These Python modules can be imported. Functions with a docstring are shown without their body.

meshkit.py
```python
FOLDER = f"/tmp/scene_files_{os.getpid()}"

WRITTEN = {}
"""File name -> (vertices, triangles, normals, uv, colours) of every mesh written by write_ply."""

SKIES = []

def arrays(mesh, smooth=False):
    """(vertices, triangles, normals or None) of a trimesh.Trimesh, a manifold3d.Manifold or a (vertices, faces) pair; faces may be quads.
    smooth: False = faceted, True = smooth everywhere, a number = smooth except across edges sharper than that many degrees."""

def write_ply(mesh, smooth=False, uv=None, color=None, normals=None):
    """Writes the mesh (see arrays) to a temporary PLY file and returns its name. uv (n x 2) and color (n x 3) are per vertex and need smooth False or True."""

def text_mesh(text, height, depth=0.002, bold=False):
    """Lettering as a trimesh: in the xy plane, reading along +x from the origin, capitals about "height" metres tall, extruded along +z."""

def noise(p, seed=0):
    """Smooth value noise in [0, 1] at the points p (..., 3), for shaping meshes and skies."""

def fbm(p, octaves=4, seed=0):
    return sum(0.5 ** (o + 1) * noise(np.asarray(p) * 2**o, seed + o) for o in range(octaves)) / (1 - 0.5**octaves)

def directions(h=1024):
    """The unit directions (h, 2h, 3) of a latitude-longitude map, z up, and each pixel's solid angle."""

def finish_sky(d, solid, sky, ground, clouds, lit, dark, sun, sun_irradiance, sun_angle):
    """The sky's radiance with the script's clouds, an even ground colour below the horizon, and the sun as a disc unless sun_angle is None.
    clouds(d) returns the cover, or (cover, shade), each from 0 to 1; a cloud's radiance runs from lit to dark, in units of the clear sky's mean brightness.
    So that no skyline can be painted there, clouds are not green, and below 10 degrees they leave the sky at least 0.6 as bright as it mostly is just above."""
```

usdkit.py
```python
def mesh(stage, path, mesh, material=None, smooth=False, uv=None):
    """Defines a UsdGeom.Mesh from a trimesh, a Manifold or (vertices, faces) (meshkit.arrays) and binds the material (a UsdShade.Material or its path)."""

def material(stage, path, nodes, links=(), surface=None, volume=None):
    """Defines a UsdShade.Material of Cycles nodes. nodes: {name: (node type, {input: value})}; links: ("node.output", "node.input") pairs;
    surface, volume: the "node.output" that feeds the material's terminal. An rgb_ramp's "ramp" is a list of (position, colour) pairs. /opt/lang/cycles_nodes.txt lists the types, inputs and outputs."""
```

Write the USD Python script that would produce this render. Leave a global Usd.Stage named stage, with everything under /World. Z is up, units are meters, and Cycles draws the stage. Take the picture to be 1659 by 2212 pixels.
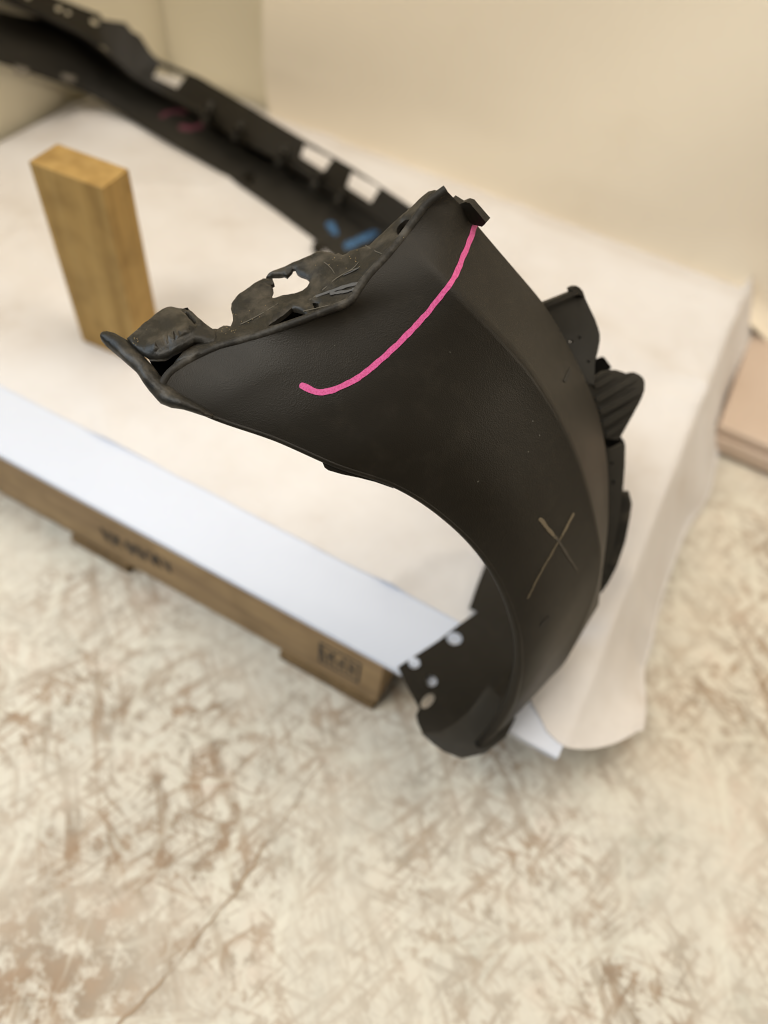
import math, random
import numpy as np, trimesh, manifold3d as m3, usdkit
from meshkit import noise, fbm
from pxr import Usd, UsdGeom, UsdLux, Gf, Sdf
from scipy.interpolate import Akima1DInterpolator, RBFInterpolator, LinearNDInterpolator
from shapely.geometry import Polygon, LineString

stage = Usd.Stage.CreateInMemory()
UsdGeom.SetStageUpAxis(stage, 'Z'); UsdGeom.SetStageMetersPerUnit(stage, 1.0)
UsdGeom.Xform.Define(stage, '/World'); UsdGeom.Scope.Define(stage, '/World/Looks')
rng = np.random.default_rng(7); random.seed(7)

# ------------------------------------------------------------------ camera
H = 0.80                                  # camera height above the floor
B = np.array([[0.875002366599609, 0.430888910012716, -0.22069346540651621],
              [0.47571404142466983, -0.680698877756444, 0.5570863385620987],
              [0.0898165309756014, -0.5924388449866967, -0.8005930337658064]])   # columns: right, down, forward
FPX, W0, H0 = 1600.0, 1659.0, 2212.0      # focal length and picture size in the measuring unit
cam = UsdGeom.Camera.Define(stage, '/World/camera')
cam.CreateHorizontalApertureAttr(24.0); cam.CreateVerticalApertureAttr(32.0)
cam.CreateFocalLengthAttr(24.0 * FPX / W0)
cam.CreateFStopAttr(24.0 * FPX / W0 / 10.3); cam.CreateFocusDistanceAttr(0.462)
cam.CreateClippingRangeAttr(Gf.Vec2f(0.01, 100)); cam.CreateExposureAttr(-0.02)
M = Gf.Matrix4d(*B[:, 0], 0, *(-B[:, 1]), 0, *(-B[:, 2]), 0, 0, 0, H, 1)
cam.AddTransformOp().Set(M)

# ------------------------------------------------------------------ lamps
def lamp(name, pos, target, w, h, color, power):
    l = UsdLux.RectLight.Define(stage, '/World/' + name)
    pos, target = np.array(pos, float), np.array(target, float)
    z = pos - target; z /= np.linalg.norm(z)
    x = np.cross([0, 1, 0.01], z); x /= np.linalg.norm(x); y = np.cross(z, x)
    l.AddTransformOp().Set(Gf.Matrix4d(*x, 0, *y, 0, *z, 0, *pos, 1))
    l.CreateWidthAttr(w); l.CreateHeightAttr(h); l.CreateColorAttr(Gf.Vec3f(*color)); l.CreateIntensityAttr(power)
    return l
lamp('ceiling_lamp', (0.10, 0.80, 2.35), (-0.2, 0.55, 0), 1.3, 0.8, (1.0, 0.91, 0.79), 6.5)
lamp('ceiling_lamp_001', (-0.75, -0.75, 2.4), (-0.3, 0.4, 0), 1.0, 0.8, (1.0, 0.925, 0.80), 13.5)  # added fill, no known source; brightens front floor, beam and backdrop
lamp('window_light', (-2.2, -0.8, 1.75), (-0.3, 0.4, 0.15), 1.6, 1.3, (0.70, 0.85, 1.0), 6.0)
lamp('side_lamp', (2.2, 0.95, 1.3), (-0.3, 0.75, 0.3), 0.8, 1.0, (1.0, 0.87, 0.68), 6.5)

# ------------------------------------------------------------------ helpers
T = 0.124                                 # top of the covered panel
def ray(px, py):
    return B @ np.array([px - W0 / 2, py - H0 / 2, FPX])
def at(px, py, d):                        # point at distance d in front of the camera
    return ray(px, py) / FPX * d + np.array([0, 0, H])
def atz(px, py, z):                       # point at height z
    r = ray(px, py); return r * ((H - z) / -r[2]) + np.array([0, 0, H])
def depth_of(p):
    return float((np.asarray(p) - [0, 0, H]) @ B[:, 2])
def project(p):
    c = (np.asarray(p) - [0, 0, H]) @ B
    return np.stack([c[..., 0] / c[..., 2] * FPX + W0 / 2, c[..., 1] / c[..., 2] * FPX + H0 / 2], -1)

used = {}
def numbered(path):
    n = used.get(path, 0); used[path] = n + 1
    return path if n == 0 else f'{path}_{n:03d}'
def tag(prim, label=None, cat=None, group=None, kind=None):
    p = prim.GetPrim() if hasattr(prim, 'GetPrim') else prim
    for k, v in (('label', label), ('category', cat), ('group', group), ('kind', kind)):
        if v: p.SetCustomDataByKey(k, v)
    return p
def thing(name, label, cat, loc=(0, 0, 0)):
    x = UsdGeom.Xform.Define(stage, numbered('/World/' + name)); x.AddTranslateOp().Set(Gf.Vec3d(*map(float, loc)))
    tag(x, label, cat); x.loc = np.array(loc, float); return x
def obj(name, mesh, mat, parent=None, smooth=35, label=None, cat=None, kind=None):
    base = str(parent.GetPath()) if parent is not None else '/World'
    loc = ORIGIN.get(base, np.zeros(3))
    if isinstance(mesh, (tuple, list)): mesh = trimesh.Trimesh(np.asarray(mesh[0]), np.asarray(mesh[1]), process=False)
    elif hasattr(mesh, 'to_mesh'):
        q = mesh.to_mesh(); mesh = trimesh.Trimesh(q.vert_properties[:, :3], q.tri_verts, process=False)
    mesh = mesh.copy(); mesh.apply_translation(-loc)
    path = numbered(base + '/' + name)
    ORIGIN[path] = loc
    m = usdkit.mesh(stage, path, mesh, mat, smooth=smooth)
    tag(m, label, cat, None, kind)
    return m
ORIGIN = {}
def new_thing(name, label, cat, loc):
    x = thing(name, label, cat, loc); ORIGIN[str(x.GetPath())] = np.array(loc, float); return x

def box(x0, x1, y0, y1, z0, z1, r=0.0015):
    b = m3.Manifold.cube((x1 - x0 - 2 * r, y1 - y0 - 2 * r, z1 - z0 - 2 * r)).translate((x0 + r, y0 + r, z0 + r))
    pts = b.to_mesh().vert_properties[:, :3]
    return m3.Manifold.batch_hull([m3.Manifold.sphere(r, 8).translate(tuple(p)) for p in pts])

def plate(poly, depth, thick, res=0.005, holes=(), bumpy=0.0, norm=None, dome=0.0):
    """A sheet of plastic: outline in measuring units, each point at its own distance, given thickness."""
    P = Polygon(poly).buffer(0)
    for h in holes: P = P.difference(Polygon(h).buffer(0))
    polys = list(getattr(P, 'geoms', [P]))
    S = 0.45 / FPX
    rings = []
    for g in polys:
        rings.append(np.array(g.exterior.coords)[:-1] * S)
        rings += [np.array(i.coords)[:-1] * S for i in g.interiors]
    cs = m3.CrossSection([r for r in rings], m3.FillRule.EvenOdd)
    m = m3.Manifold.extrude(cs, thick).refine_to_length(res)
    q = m.to_mesh(); v = np.array(q.vert_properties[:, :3]); f = np.array(q.tri_verts)
    px = v[:, :2] / S
    d = depth(px)
    base = np.stack([(B @ np.stack([px[:, 0] - W0 / 2, px[:, 1] - H0 / 2, np.full(len(px), FPX)])).T[:, k] for k in range(3)], 1) / FPX * d[:, None] + [0, 0, H]
    if norm is None:
        e = 2.0
        def P3(a): return (B @ np.stack([a[:, 0] - W0 / 2, a[:, 1] - H0 / 2, np.full(len(a), FPX)])).T / FPX * depth(a)[:, None]
        n = np.cross(P3(px + [e, 0]) - P3(px - [e, 0]), P3(px + [0, e]) - P3(px - [0, e]))
        n /= np.linalg.norm(n, axis=1, keepdims=True)
        n *= np.sign(n @ B[:, 2])[:, None]
    else: n = np.tile(np.array(norm, float), (len(px), 1))
    out = base + n * v[:, 2:3]
    if dome:
        import shapely
        dist = shapely.distance(shapely.points(px), P.boundary) * S
        k = np.clip(dist / dome, 0, 1); out -= n * (np.sqrt(1 - (1 - k) ** 2) * dome * (v[:, 2] < thick / 2))[:, None]
    if bumpy: out += n * ((fbm(base * 120, 3, 5) - .5) * bumpy)[:, None]
    t = trimesh.Trimesh(out, f, process=False)
    if t.volume < 0: t.invert()
    return t
def rbf(ctrl):
    c = np.array(ctrl, float)
    r = RBFInterpolator(c[:, :2] / 500, c[:, 2], kernel='thin_plate_spline', smoothing=1e-4)
    return lambda p: r(np.asarray(p) / 500)
def zplane(z):
    return lambda p: np.array([depth_of(atz(a, b, z)) for a, b in p])

def tube(pts, r, n=8, ends=True):
    pts = np.asarray(pts, float); r = np.broadcast_to(r, len(pts))
    tan = np.gradient(pts, axis=0); tan /= np.linalg.norm(tan, axis=1, keepdims=True)
    ref = np.array([0.3, 0.2, 0.93]); a = np.cross(tan, ref); a /= np.linalg.norm(a, axis=1, keepdims=True); b = np.cross(tan, a)
    ang = np.linspace(0, 2 * np.pi, n, endpoint=False)
    v = (pts[:, None] + r[:, None, None] * (np.cos(ang)[None, :, None] * a[:, None] + np.sin(ang)[None, :, None] * b[:, None])).reshape(-1, 3)
    f = []
    for i in range(len(pts) - 1):
        for j in range(n):
            k = (j + 1) % n; f += [[i*n+j, i*n+k, (i+1)*n+k], [i*n+j, (i+1)*n+k, (i+1)*n+j]]
    for base, s in ((0, 1), ((len(pts) - 1) * n, -1)):
        for j in range(1, n - 1): f.append([base, base + j, base + j + 1][::s])
    t = trimesh.Trimesh(v, np.array(f), process=False)
    if t.volume < 0: t.invert()
    return t
def resample(pts, n):
    pts = np.asarray(pts, float); s = np.r_[0, np.cumsum(np.linalg.norm(np.diff(pts, axis=0), axis=1))]
    f = Akima1DInterpolator(s, pts) if len(pts) > 2 else None
    u = np.linspace(0, s[-1], n)
    return f(u) if f is not None else np.stack([np.interp(u, s, pts[:, k]) for k in range(pts.shape[1])], 1)
def resample_lin(pts, n):
    pts = np.asarray(pts, float); s = np.r_[0, np.cumsum(np.linalg.norm(np.diff(pts, axis=0), axis=1))]
    u = np.linspace(0, s[-1], n); return np.stack([np.interp(u, s, pts[:, k]) for k in range(pts.shape[1])], 1)

# ------------------------------------------------------------------ materials
def mat(name, nodes, links, surface='p.BSDF'):
    return usdkit.material(stage, '/World/Looks/' + name, nodes, links, surface=surface)
def plain(name, color, rough=0.6, bump=0.0, bscale=60, spec=0.5, **kw):
    nodes = {'g': ('geometry', {}), 'p': ('principled_bsdf', {'base_color': color, 'roughness': rough, 'specular_ior_level': spec, **kw})}
    links = []
    if bump:
        nodes['n'] = ('noise_texture', {'scale': bscale, 'detail': 4}); nodes['b'] = ('bump', {'strength': bump, 'distance': 0.002})
        links = [('g.position', 'n.vector'), ('n.fac', 'b.height'), ('b.normal', 'p.normal')]
    return mat(name, nodes, links)

# grained black plastic with a little dust
def plastic(name, dark, dust, grain, rough, dust_lo=.52):
    return mat(name, {
        'g': ('geometry', {}),
        'v': ('voronoi_texture', {'scale': 1300.0, 'feature': 'smooth_f1', 'smoothness': 0.6}),
        'n': ('noise_texture', {'scale': 55.0, 'detail': 6, 'roughness': 0.65}),
        'n2': ('noise_texture', {'scale': 9.0, 'detail': 4}),
        'r': ('rgb_ramp', {'ramp': [(0, dark), (dust_lo, dark), (0.78, dust)]}),
        'mr': ('map_range', {'from_min': 0.3, 'from_max': 0.7, 'to_min': rough - .06, 'to_max': rough + .08}),
        'b': ('bump', {'strength': grain, 'distance': 0.0006}),
        'b2': ('bump', {'strength': 0.15, 'distance': 0.003}),
        'p': ('principled_bsdf', {'specular_ior_level': 0.29})},
        [('g.position', 'v.vector'), ('g.position', 'n.vector'), ('g.position', 'n2.vector'), ('n.fac', 'r.fac'), ('r.color', 'p.base_color'),
         ('n2.fac', 'mr.value'), ('mr.result', 'p.roughness'), ('n2.fac', 'b2.height'), ('v.distance', 'b.height'), ('b2.normal', 'b.normal'), ('b.normal', 'p.normal')])
PLASTIC = plastic('black_plastic', (0.0120, 0.0097, 0.0064), (0.019, 0.0158, 0.011), 0.22, 0.47)
DUSTY = plastic('dusty_plastic', (0.018, 0.0165, 0.0135), (0.075, 0.064, 0.05), 0.2, 0.55, .46)
MATT = plastic('lit_matt_plastic', (0.026, 0.0235, 0.019), (0.036, 0.033, 0.028), 0.15, 0.6)  # matt copy of the black plastic, lightened for parts that catch light
WORN = plastic('worn_plastic', (0.018, 0.016, 0.013), (0.11, 0.10, 0.085), 0.2, 0.6, .50)
GLOSSY = plastic('grimy_plastic', (0.015, 0.0138, 0.0112), (0.085, 0.073, 0.057), 0.15, 0.42, .47)
PINK = mat('pink_marker', {'g': ('geometry', {}), 'v': ('voronoi_texture', {'scale': 900.0}),
    'r': ('rgb_ramp', {'ramp': [(0, (0.42, 0.04, 0.16)), (0.45, (0.60, 0.08, 0.27)), (0.8, (0.66, 0.11, 0.33))]}),
    'p': ('principled_bsdf', {'roughness': 0.6})}, [('g.position', 'v.vector'), ('v.distance', 'r.fac'), ('r.color', 'p.base_color')])
PINK_FAINT = plain('faint_pink_marker', (0.16, 0.045, 0.07), 0.7)
BLUE = mat('blue_chalk', {'g': ('geometry', {}), 'n': ('noise_texture', {'scale': 300.0, 'detail': 4}),
    'r': ('rgb_ramp', {'ramp': [(0.35, (0.03, 0.06, 0.10)), (0.6, (0.07, 0.2, 0.42))]}),
    'p': ('principled_bsdf', {'roughness': 0.8})}, [('g.position', 'n.vector'), ('n.fac', 'r.fac'), ('r.color', 'p.base_color')])
GREY_SCUFF = plain('pale_scuff', (0.075, 0.075, 0.075), 0.8)
VOID = plain('recess_shade', (0.004, 0.0038, 0.0034), 0.95, spec=0.05)  # near-black colour that paints the shade inside openings
TAN_SCRATCH = plain('tan_scratch', (0.165, 0.135, 0.09), 0.85)
THIN_SCRATCH = plain('thin_scratch', (0.10, 0.08, 0.05), 0.8)
SPECK = plain('pale_dust', (0.20, 0.19, 0.16), 0.9)
FAINT_SCRATCH = plain('faint_scratch', (0.062, 0.054, 0.042), 0.8)
CRUMB = plain('straw_crumbs', (0.38, 0.29, 0.15), 0.8)

def wood(name, c0, c1, c2, axis, ring=22.0):
    sc = [ring * 1.6] * 3; sc[axis] = ring * 0.12
    sc2 = [ring * 22] * 3; sc2[axis] = ring * 0.7
    return mat(name, {'g': ('geometry', {}), 'm': ('mapping', {'scale': tuple(sc)}), 'm2': ('mapping', {'scale': tuple(sc2)}),
        'n': ('noise_texture', {'scale': 1.0, 'detail': 3, 'distortion': 0.8}), 'n2': ('noise_texture', {'scale': 1.0, 'detail': 3}),
        'n3': ('noise_texture', {'scale': 28.0, 'detail': 4}),
        'r': ('rgb_ramp', {'ramp': [(0.28, c0), (0.5, c1), (0.72, c2)]}), 'r2': ('rgb_ramp', {'ramp': [(0.3, (0.75, 0.75, 0.75)), (0.6, (1, 1, 1))]}),
        'r3': ('rgb_ramp', {'ramp': [(0.3, (0.72, 0.7, 0.68)), (0.55, (1, 1, 1))]}),
        'x': ('mix_color', {'blend_type': 'multiply', 'fac': 0.7}), 'x2': ('mix_color', {'blend_type': 'multiply', 'fac': 0.8}),
        'b': ('bump', {'strength': 0.25, 'distance': 0.001}), 'p': ('principled_bsdf', {'roughness': 0.7, 'specular_ior_level': 0.3})},
        [('g.position', 'm.vector'), ('g.position', 'm2.vector'), ('g.position', 'n3.vector'), ('m.vector', 'n.vector'), ('m2.vector', 'n2.vector'), ('n.fac', 'r.fac'),
         ('n2.fac', 'r2.fac'), ('n3.fac', 'r3.fac'), ('r.color', 'x.a'), ('r2.color', 'x.b'), ('x.result', 'x2.a'), ('r3.color', 'x2.b'), ('x2.result', 'p.base_color'), ('n2.fac', 'b.height'), ('b.normal', 'p.normal')])
STRINGER = wood('weathered_timber', (0.25, 0.165, 0.09), (0.35, 0.24, 0.13), (0.43, 0.30, 0.155), 0)
BOTTOM = wood('dark_timber', (0.13, 0.085, 0.04), (0.2, 0.13, 0.06), (0.26, 0.17, 0.08), 1)
POST = wood('yellow_pine', (0.33, 0.20, 0.06), (0.42, 0.265, 0.087), (0.47, 0.31, 0.11), 2, 30)
STAMP = plain('stamp_ink', (0.055, 0.05, 0.045), 0.8)

def cloth(name, col, stain, amount=0.35, bump=0.3):
    return mat(name, {'g': ('geometry', {}), 'n': ('noise_texture', {'scale': 7.0, 'detail': 5, 'roughness': 0.6}), 'n2': ('noise_texture', {'scale': 18.0, 'detail': 4}),
        'r': ('rgb_ramp', {'ramp': [(0.38, col), (0.60, tuple(a * (1 - amount) + b * amount for a, b in zip(col, stain))), (0.75, stain)]}),
        'b': ('bump', {'strength': bump, 'distance': 0.004}), 'p': ('principled_bsdf', {'roughness': 0.85, 'specular_ior_level': 0.2})},
        [('g.position', 'n.vector'), ('g.position', 'n2.vector'), ('n.fac', 'r.fac'), ('r.color', 'p.base_color'), ('n2.fac', 'b.height'), ('b.normal', 'p.normal')])
SHEET = cloth('off_white_sheet', (0.765, 0.75, 0.755), (0.62, 0.57, 0.53), .35, .6)
BACKDROP = cloth('cream_backdrop', (0.91, 0.83, 0.69), (0.88, 0.795, 0.65), .3, .1)
PANEL = cloth('blue_lit_white_panel', (0.70, 0.755, 0.88), (0.66, 0.71, 0.84), .3, .05)  # bluish white board; cool window light is partly put into the blue
WALL = cloth('cream_wall_paint', (0.82, 0.75, 0.58), (0.78, 0.71, 0.54), .3, .05)
SLAB = cloth('pinkish_board', (0.62, 0.50, 0.41), (0.55, 0.43, 0.34), .4, .1)

def floor_mat():
    nodes = {'g': ('geometry', {}), 'big': ('noise_texture', {'scale': 4.2, 'detail': 4, 'roughness': 0.6}),
             'tone': ('noise_texture', {'scale': 11.0, 'detail': 6, 'roughness': 0.65}),
             'mid': ('noise_texture', {'scale': 52.0, 'detail': 8, 'roughness': 0.7, 'distortion': .15}),
             'base': ('rgb_ramp', {'ramp': [(0.30, (0.55, 0.53, 0.455)), (0.43, (0.68, 0.645, 0.565)), (0.55, (0.73, 0.69, 0.60)), (0.68, (0.70, 0.62, 0.53))]}),
             'dirt': ('rgb_ramp', {'ramp': [(0.515, (0, 0, 0)), (0.585, (.85, .85, .85))]}),
             'patch': ('rgb_ramp', {'ramp': [(0.36, (0.15, 0.15, 0.15)), (0.50, (.6, .6, .6)), (0.60, (1, 1, 1))]}),
             'p': ('principled_bsdf', {'roughness': 0.7, 'specular_ior_level': 0.25})}
    links = [('g.position', 'big.vector'), ('g.position', 'mid.vector'), ('g.position', 'tone.vector'), ('tone.fac', 'base.fac'), ('mid.fac', 'dirt.fac'), ('big.fac', 'patch.fac')]
    def layer(i, a, sx, sy, lo, wid):
        nodes[f'q{i}'] = ('mapping', {'rotation': (0, 0, a)}); nodes[f'm{i}'] = ('mapping', {'scale': (sx, sy, 1), 'location': (i * 3.1, i * 1.7, 0)})
        nodes[f'n{i}'] = ('noise_texture', {'scale': 1.0, 'detail': 3.5, 'roughness': .62, 'distortion': .08})
        nodes[f'r{i}'] = ('rgb_ramp', {'ramp': [(lo, (0, 0, 0)), (lo + wid, (1, 1, 1))]})
        links.extend([('g.position', f'q{i}.vector'), (f'q{i}.vector', f'm{i}.vector'), (f'm{i}.vector', f'n{i}.vector'), (f'n{i}.fac', f'r{i}.fac')])
        return f'r{i}.color'
    def join(i, a, b, how, fac=1.0):
        nodes[f'x{i}'] = ('mix_color', {'blend_type': how, 'fac': fac}); links.extend([(a, f'x{i}.a'), (b, f'x{i}.b')]); return f'x{i}.result'
    prev = 'dirt.color'
    for i, (a, sx, sy, lo) in enumerate([(0.5, 85, 8, .54), (-0.75, 74, 7.5, .545), (1.45, 115, 10, .56), (2.2, 62, 7, .555), (-1.3, 140, 13, .56), (0.25, 95, 9, .545)]):
        prev = join(i, prev, layer(i, a, sx, sy, lo, .095), 'screen', .75)
    brown = join(20, prev, 'patch.color', 'multiply')
    pale = join(21, layer(30, 1.0, 34, 5, .56, .1), layer(31, -0.4, 40, 6, .56, .1), 'screen')
    nodes['bw'] = ('rgb_to_bw', {}); nodes['k'] = ('math', {'math_type': 'multiply', 'value2': 0.82}); nodes['bw2'] = ('rgb_to_bw', {}); nodes['k2'] = ('math', {'math_type': 'multiply', 'value2': 0.5})
    nodes['tint'] = ('noise_texture', {'scale': 30.0, 'detail': 3}); nodes['bc'] = ('rgb_ramp', {'ramp': [(0.35, (0.22, 0.145, 0.085)), (0.65, (0.29, 0.155, 0.065))]})
    nodes['brown'] = ('mix_color', {'blend_type': 'mix'}); nodes['light'] = ('mix_color', {'blend_type': 'mix', 'b': (0.80, 0.78, 0.68)})
    nodes['b'] = ('bump', {'strength': 0.3, 'distance': 0.002, 'invert': True})
    q = atz(70, 2200, 0)
    nodes['ds'] = ('vector_math', {'math_type': 'distance', 'vector2': tuple(q)}); nodes['dm'] = ('map_range', {'from_min': 0.02, 'from_max': 0.20, 'to_min': 1.0, 'to_max': 0.0, 'clamp': True})
    nodes['dn'] = ('rgb_ramp', {'ramp': [(0.36, (0, 0, 0)), (0.52, (1, 1, 1))]}); nodes['dn2'] = ('rgb_to_bw', {}); nodes['dk'] = ('math', {'math_type': 'multiply'}); nodes['da'] = ('math', {'math_type': 'maximum'})
    links.extend([('g.position', 'ds.vector1'), ('ds.value', 'dm.value'), ('mid.fac', 'dn.fac'), ('dn.color', 'dn2.color'), ('dn2.val', 'dk.value1'), ('dm.result', 'dk.value2'), ('bw.val', 'da.value1'), ('dk.value', 'da.value2')])
    links.extend([(brown, 'bw.color'), ('da.value', 'k.value1'), (pale, 'bw2.color'), ('bw2.val', 'k2.value1'), ('k.value', 'brown.fac'), ('base.color', 'brown.a'), ('g.position', 'tint.vector'), ('tint.fac', 'bc.fac'), ('bc.color', 'brown.b'),
              ('brown.result', 'light.a'), ('k2.value', 'light.fac'), ('light.result', 'p.base_color'), ('bw.val', 'b.height'), ('b.normal', 'p.normal')])
    return mat('worn_painted_floor', nodes, links)
FLOOR = floor_mat()
CRACK = plain('floor_crack_dirt', (0.40, 0.30, 0.21), 0.9)

# ------------------------------------------------------------------ the setting
def grid(x0, x1, y0, y1, nx, ny, fz):
    xs, ys = np.linspace(x0, x1, nx), np.linspace(y0, y1, ny); X, Y = np.meshgrid(xs, ys, indexing='ij')
    v = np.stack([X, Y, fz(X, Y)], -1).reshape(-1, 3); idx = np.arange(nx * ny).reshape(nx, ny)
    f = np.concatenate([np.stack([idx[:-1, :-1], idx[1:, :-1], idx[1:, 1:]], -1).reshape(-1, 3), np.stack([idx[:-1, :-1], idx[1:, 1:], idx[:-1, 1:]], -1).reshape(-1, 3)])
    return v, f
WX, WY = -1.10, 1.245                     # the two walls meet in a corner behind the pallet
fl = obj('floor', trimesh.creation.box(bounds=[[WX - .12, -3.2, -0.06], [3.2, WY + .12, 0.0]]), FLOOR, smooth=False, kind='structure')
obj('wall', trimesh.creation.box(bounds=[[WX - .12, 0.1, 0.002], [WX, WY - .002, 2.6]]), WALL, smooth=False, kind='structure')
obj('wall', trimesh.creation.box(bounds=[[WX - .12, WY, 0.002], [3.2, WY + .12, 2.6]]), WALL, smooth=False, kind='structure')
# a long hairline crack in the paint
cr = resample([atz(x, y, 0.0012) for x, y in [(700, 1640), (655, 1700), (600, 1790), (545, 1870), (500, 1935), (440, 2010), (380, 2085), (320, 2150), (255, 2215), (200, 2280)]], 120)
jit = np.stack([fbm(cr * 40, 3, 2) - .5, fbm(cr * 40, 3, 8) - .5, np.zeros(len(cr))], 1) * .006
wd = np.clip(0.0022 * (noise(cr * 45, 4) - .28), 0, None) + 0.0006 * noise(cr * 200, 6)
side = np.array([-(cr[-1] - cr[0])[1], (cr[-1] - cr[0])[0], 0]); side /= np.linalg.norm(side)
jit = jit + side * ((fbm(cr * 140, 3, 14) - .5) * .006)[:, None]
jit[:, 2] = 0
cv = np.concatenate([cr + jit + side * wd[:, None], cr + jit - side * wd[:, None]]); n = len(cr)
cf = [[i, i + 1, n + i + 1] for i in range(n - 1)] + [[i, n + i + 1, n + i] for i in range(n - 1)]
obj('floor_crack', (cv, np.array(cf)), CRACK, fl)

# ------------------------------------------------------------------ pallet with its panel and sheets
PF = 0.309                                # front of the pallet
pal = new_thing('wooden_pallet', 'weathered brown timber pallet with black ink stamps on its long beam', 'pallet', (-0.6, PF, 0))
xe = -0.097
for y in (PF, 0.70, 1.06):
    obj('stringer', box(-1.08, xe, y, y + .042, 0.0165, 0.1155), STRINGER, pal)
xs = [(atz(170, 1160, 0)[0], atz(282, 1238, 0)[0]), (atz(605, 1420, 0)[0], xe - .002)]
for a, b in xs + [(-1.07, -.97)]:
    obj('bottom_board', box(a, b, PF - .004, 1.10, 0.0, 0.0162), BOTTOM, pal)
# ink marks on the beam: a scrawled word and a framed stamp, too blurred to read
def ink(strokes, w, y=PF - .0006):
    ms = []
    for s in strokes:
        p = LineString(s).buffer(w, cap_style=1)
        t = trimesh.creation.extrude_polygon(p, 0.0009, engine='earcut')
        v = t.vertices; t.vertices = np.stack([v[:, 0], y + v[:, 2], v[:, 1]], 1); t.fix_normals(); ms.append(t)
    return trimesh.util.concatenate(ms)
def front(px, py):                         # a point of the beam's front face
    r = ray(px, py); t = PF / r[1]; p = r * t + [0, 0, H]; return p[[0, 2]]
st = []
p0, p1 = front(220, 1152), front(372, 1228)
for i in range(9):
    c = p0 + (p1 - p0) * (i + .5) / 9; hgt = .012 + .004 * rng.random()
    for k in range(2):
        a = c + [rng.normal(0, .003), -hgt * .8 + rng.normal(0, .002)]; b = c + [rng.normal(0, .004), hgt * .8]
        st.append([a, (a + b) / 2 + rng.normal(0, .003, 2), b])
obj('lettering', ink(st, .0013), STAMP, pal)
st = []
q0, q1 = front(690, 1440), front(778, 1440)
c0 = np.array([q0[0], 0.066]); wdt = q1[0] - q0[0]
st.append([c0 + [0, .022], c0 + [wdt, .022], c0 + [wdt, -.022], c0 + [0, -.022], c0 + [0, .022]])
for i in range(7):
    x = c0[0] + wdt * (.12 + .125 * i)
    st.append([[x, c0[1] - .014], [x + rng.normal(0, .002), c0[1] + rng.uniform(.002, .016)]])
    if i % 2: st.append([[x, c0[1]], [x + wdt * .1, c0[1] + rng.normal(0, .006)]])
obj('stamp', ink(st, .0013), STAMP, pal)

obj('white_board', box(-1.085, 0.089, 0.3065, 1.12, 0.116, T, .001), PANEL, label='smooth white panel, cool daylight partly put into its bluish colour, lying on the timber beams, its front strip bare', cat='board')

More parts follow.
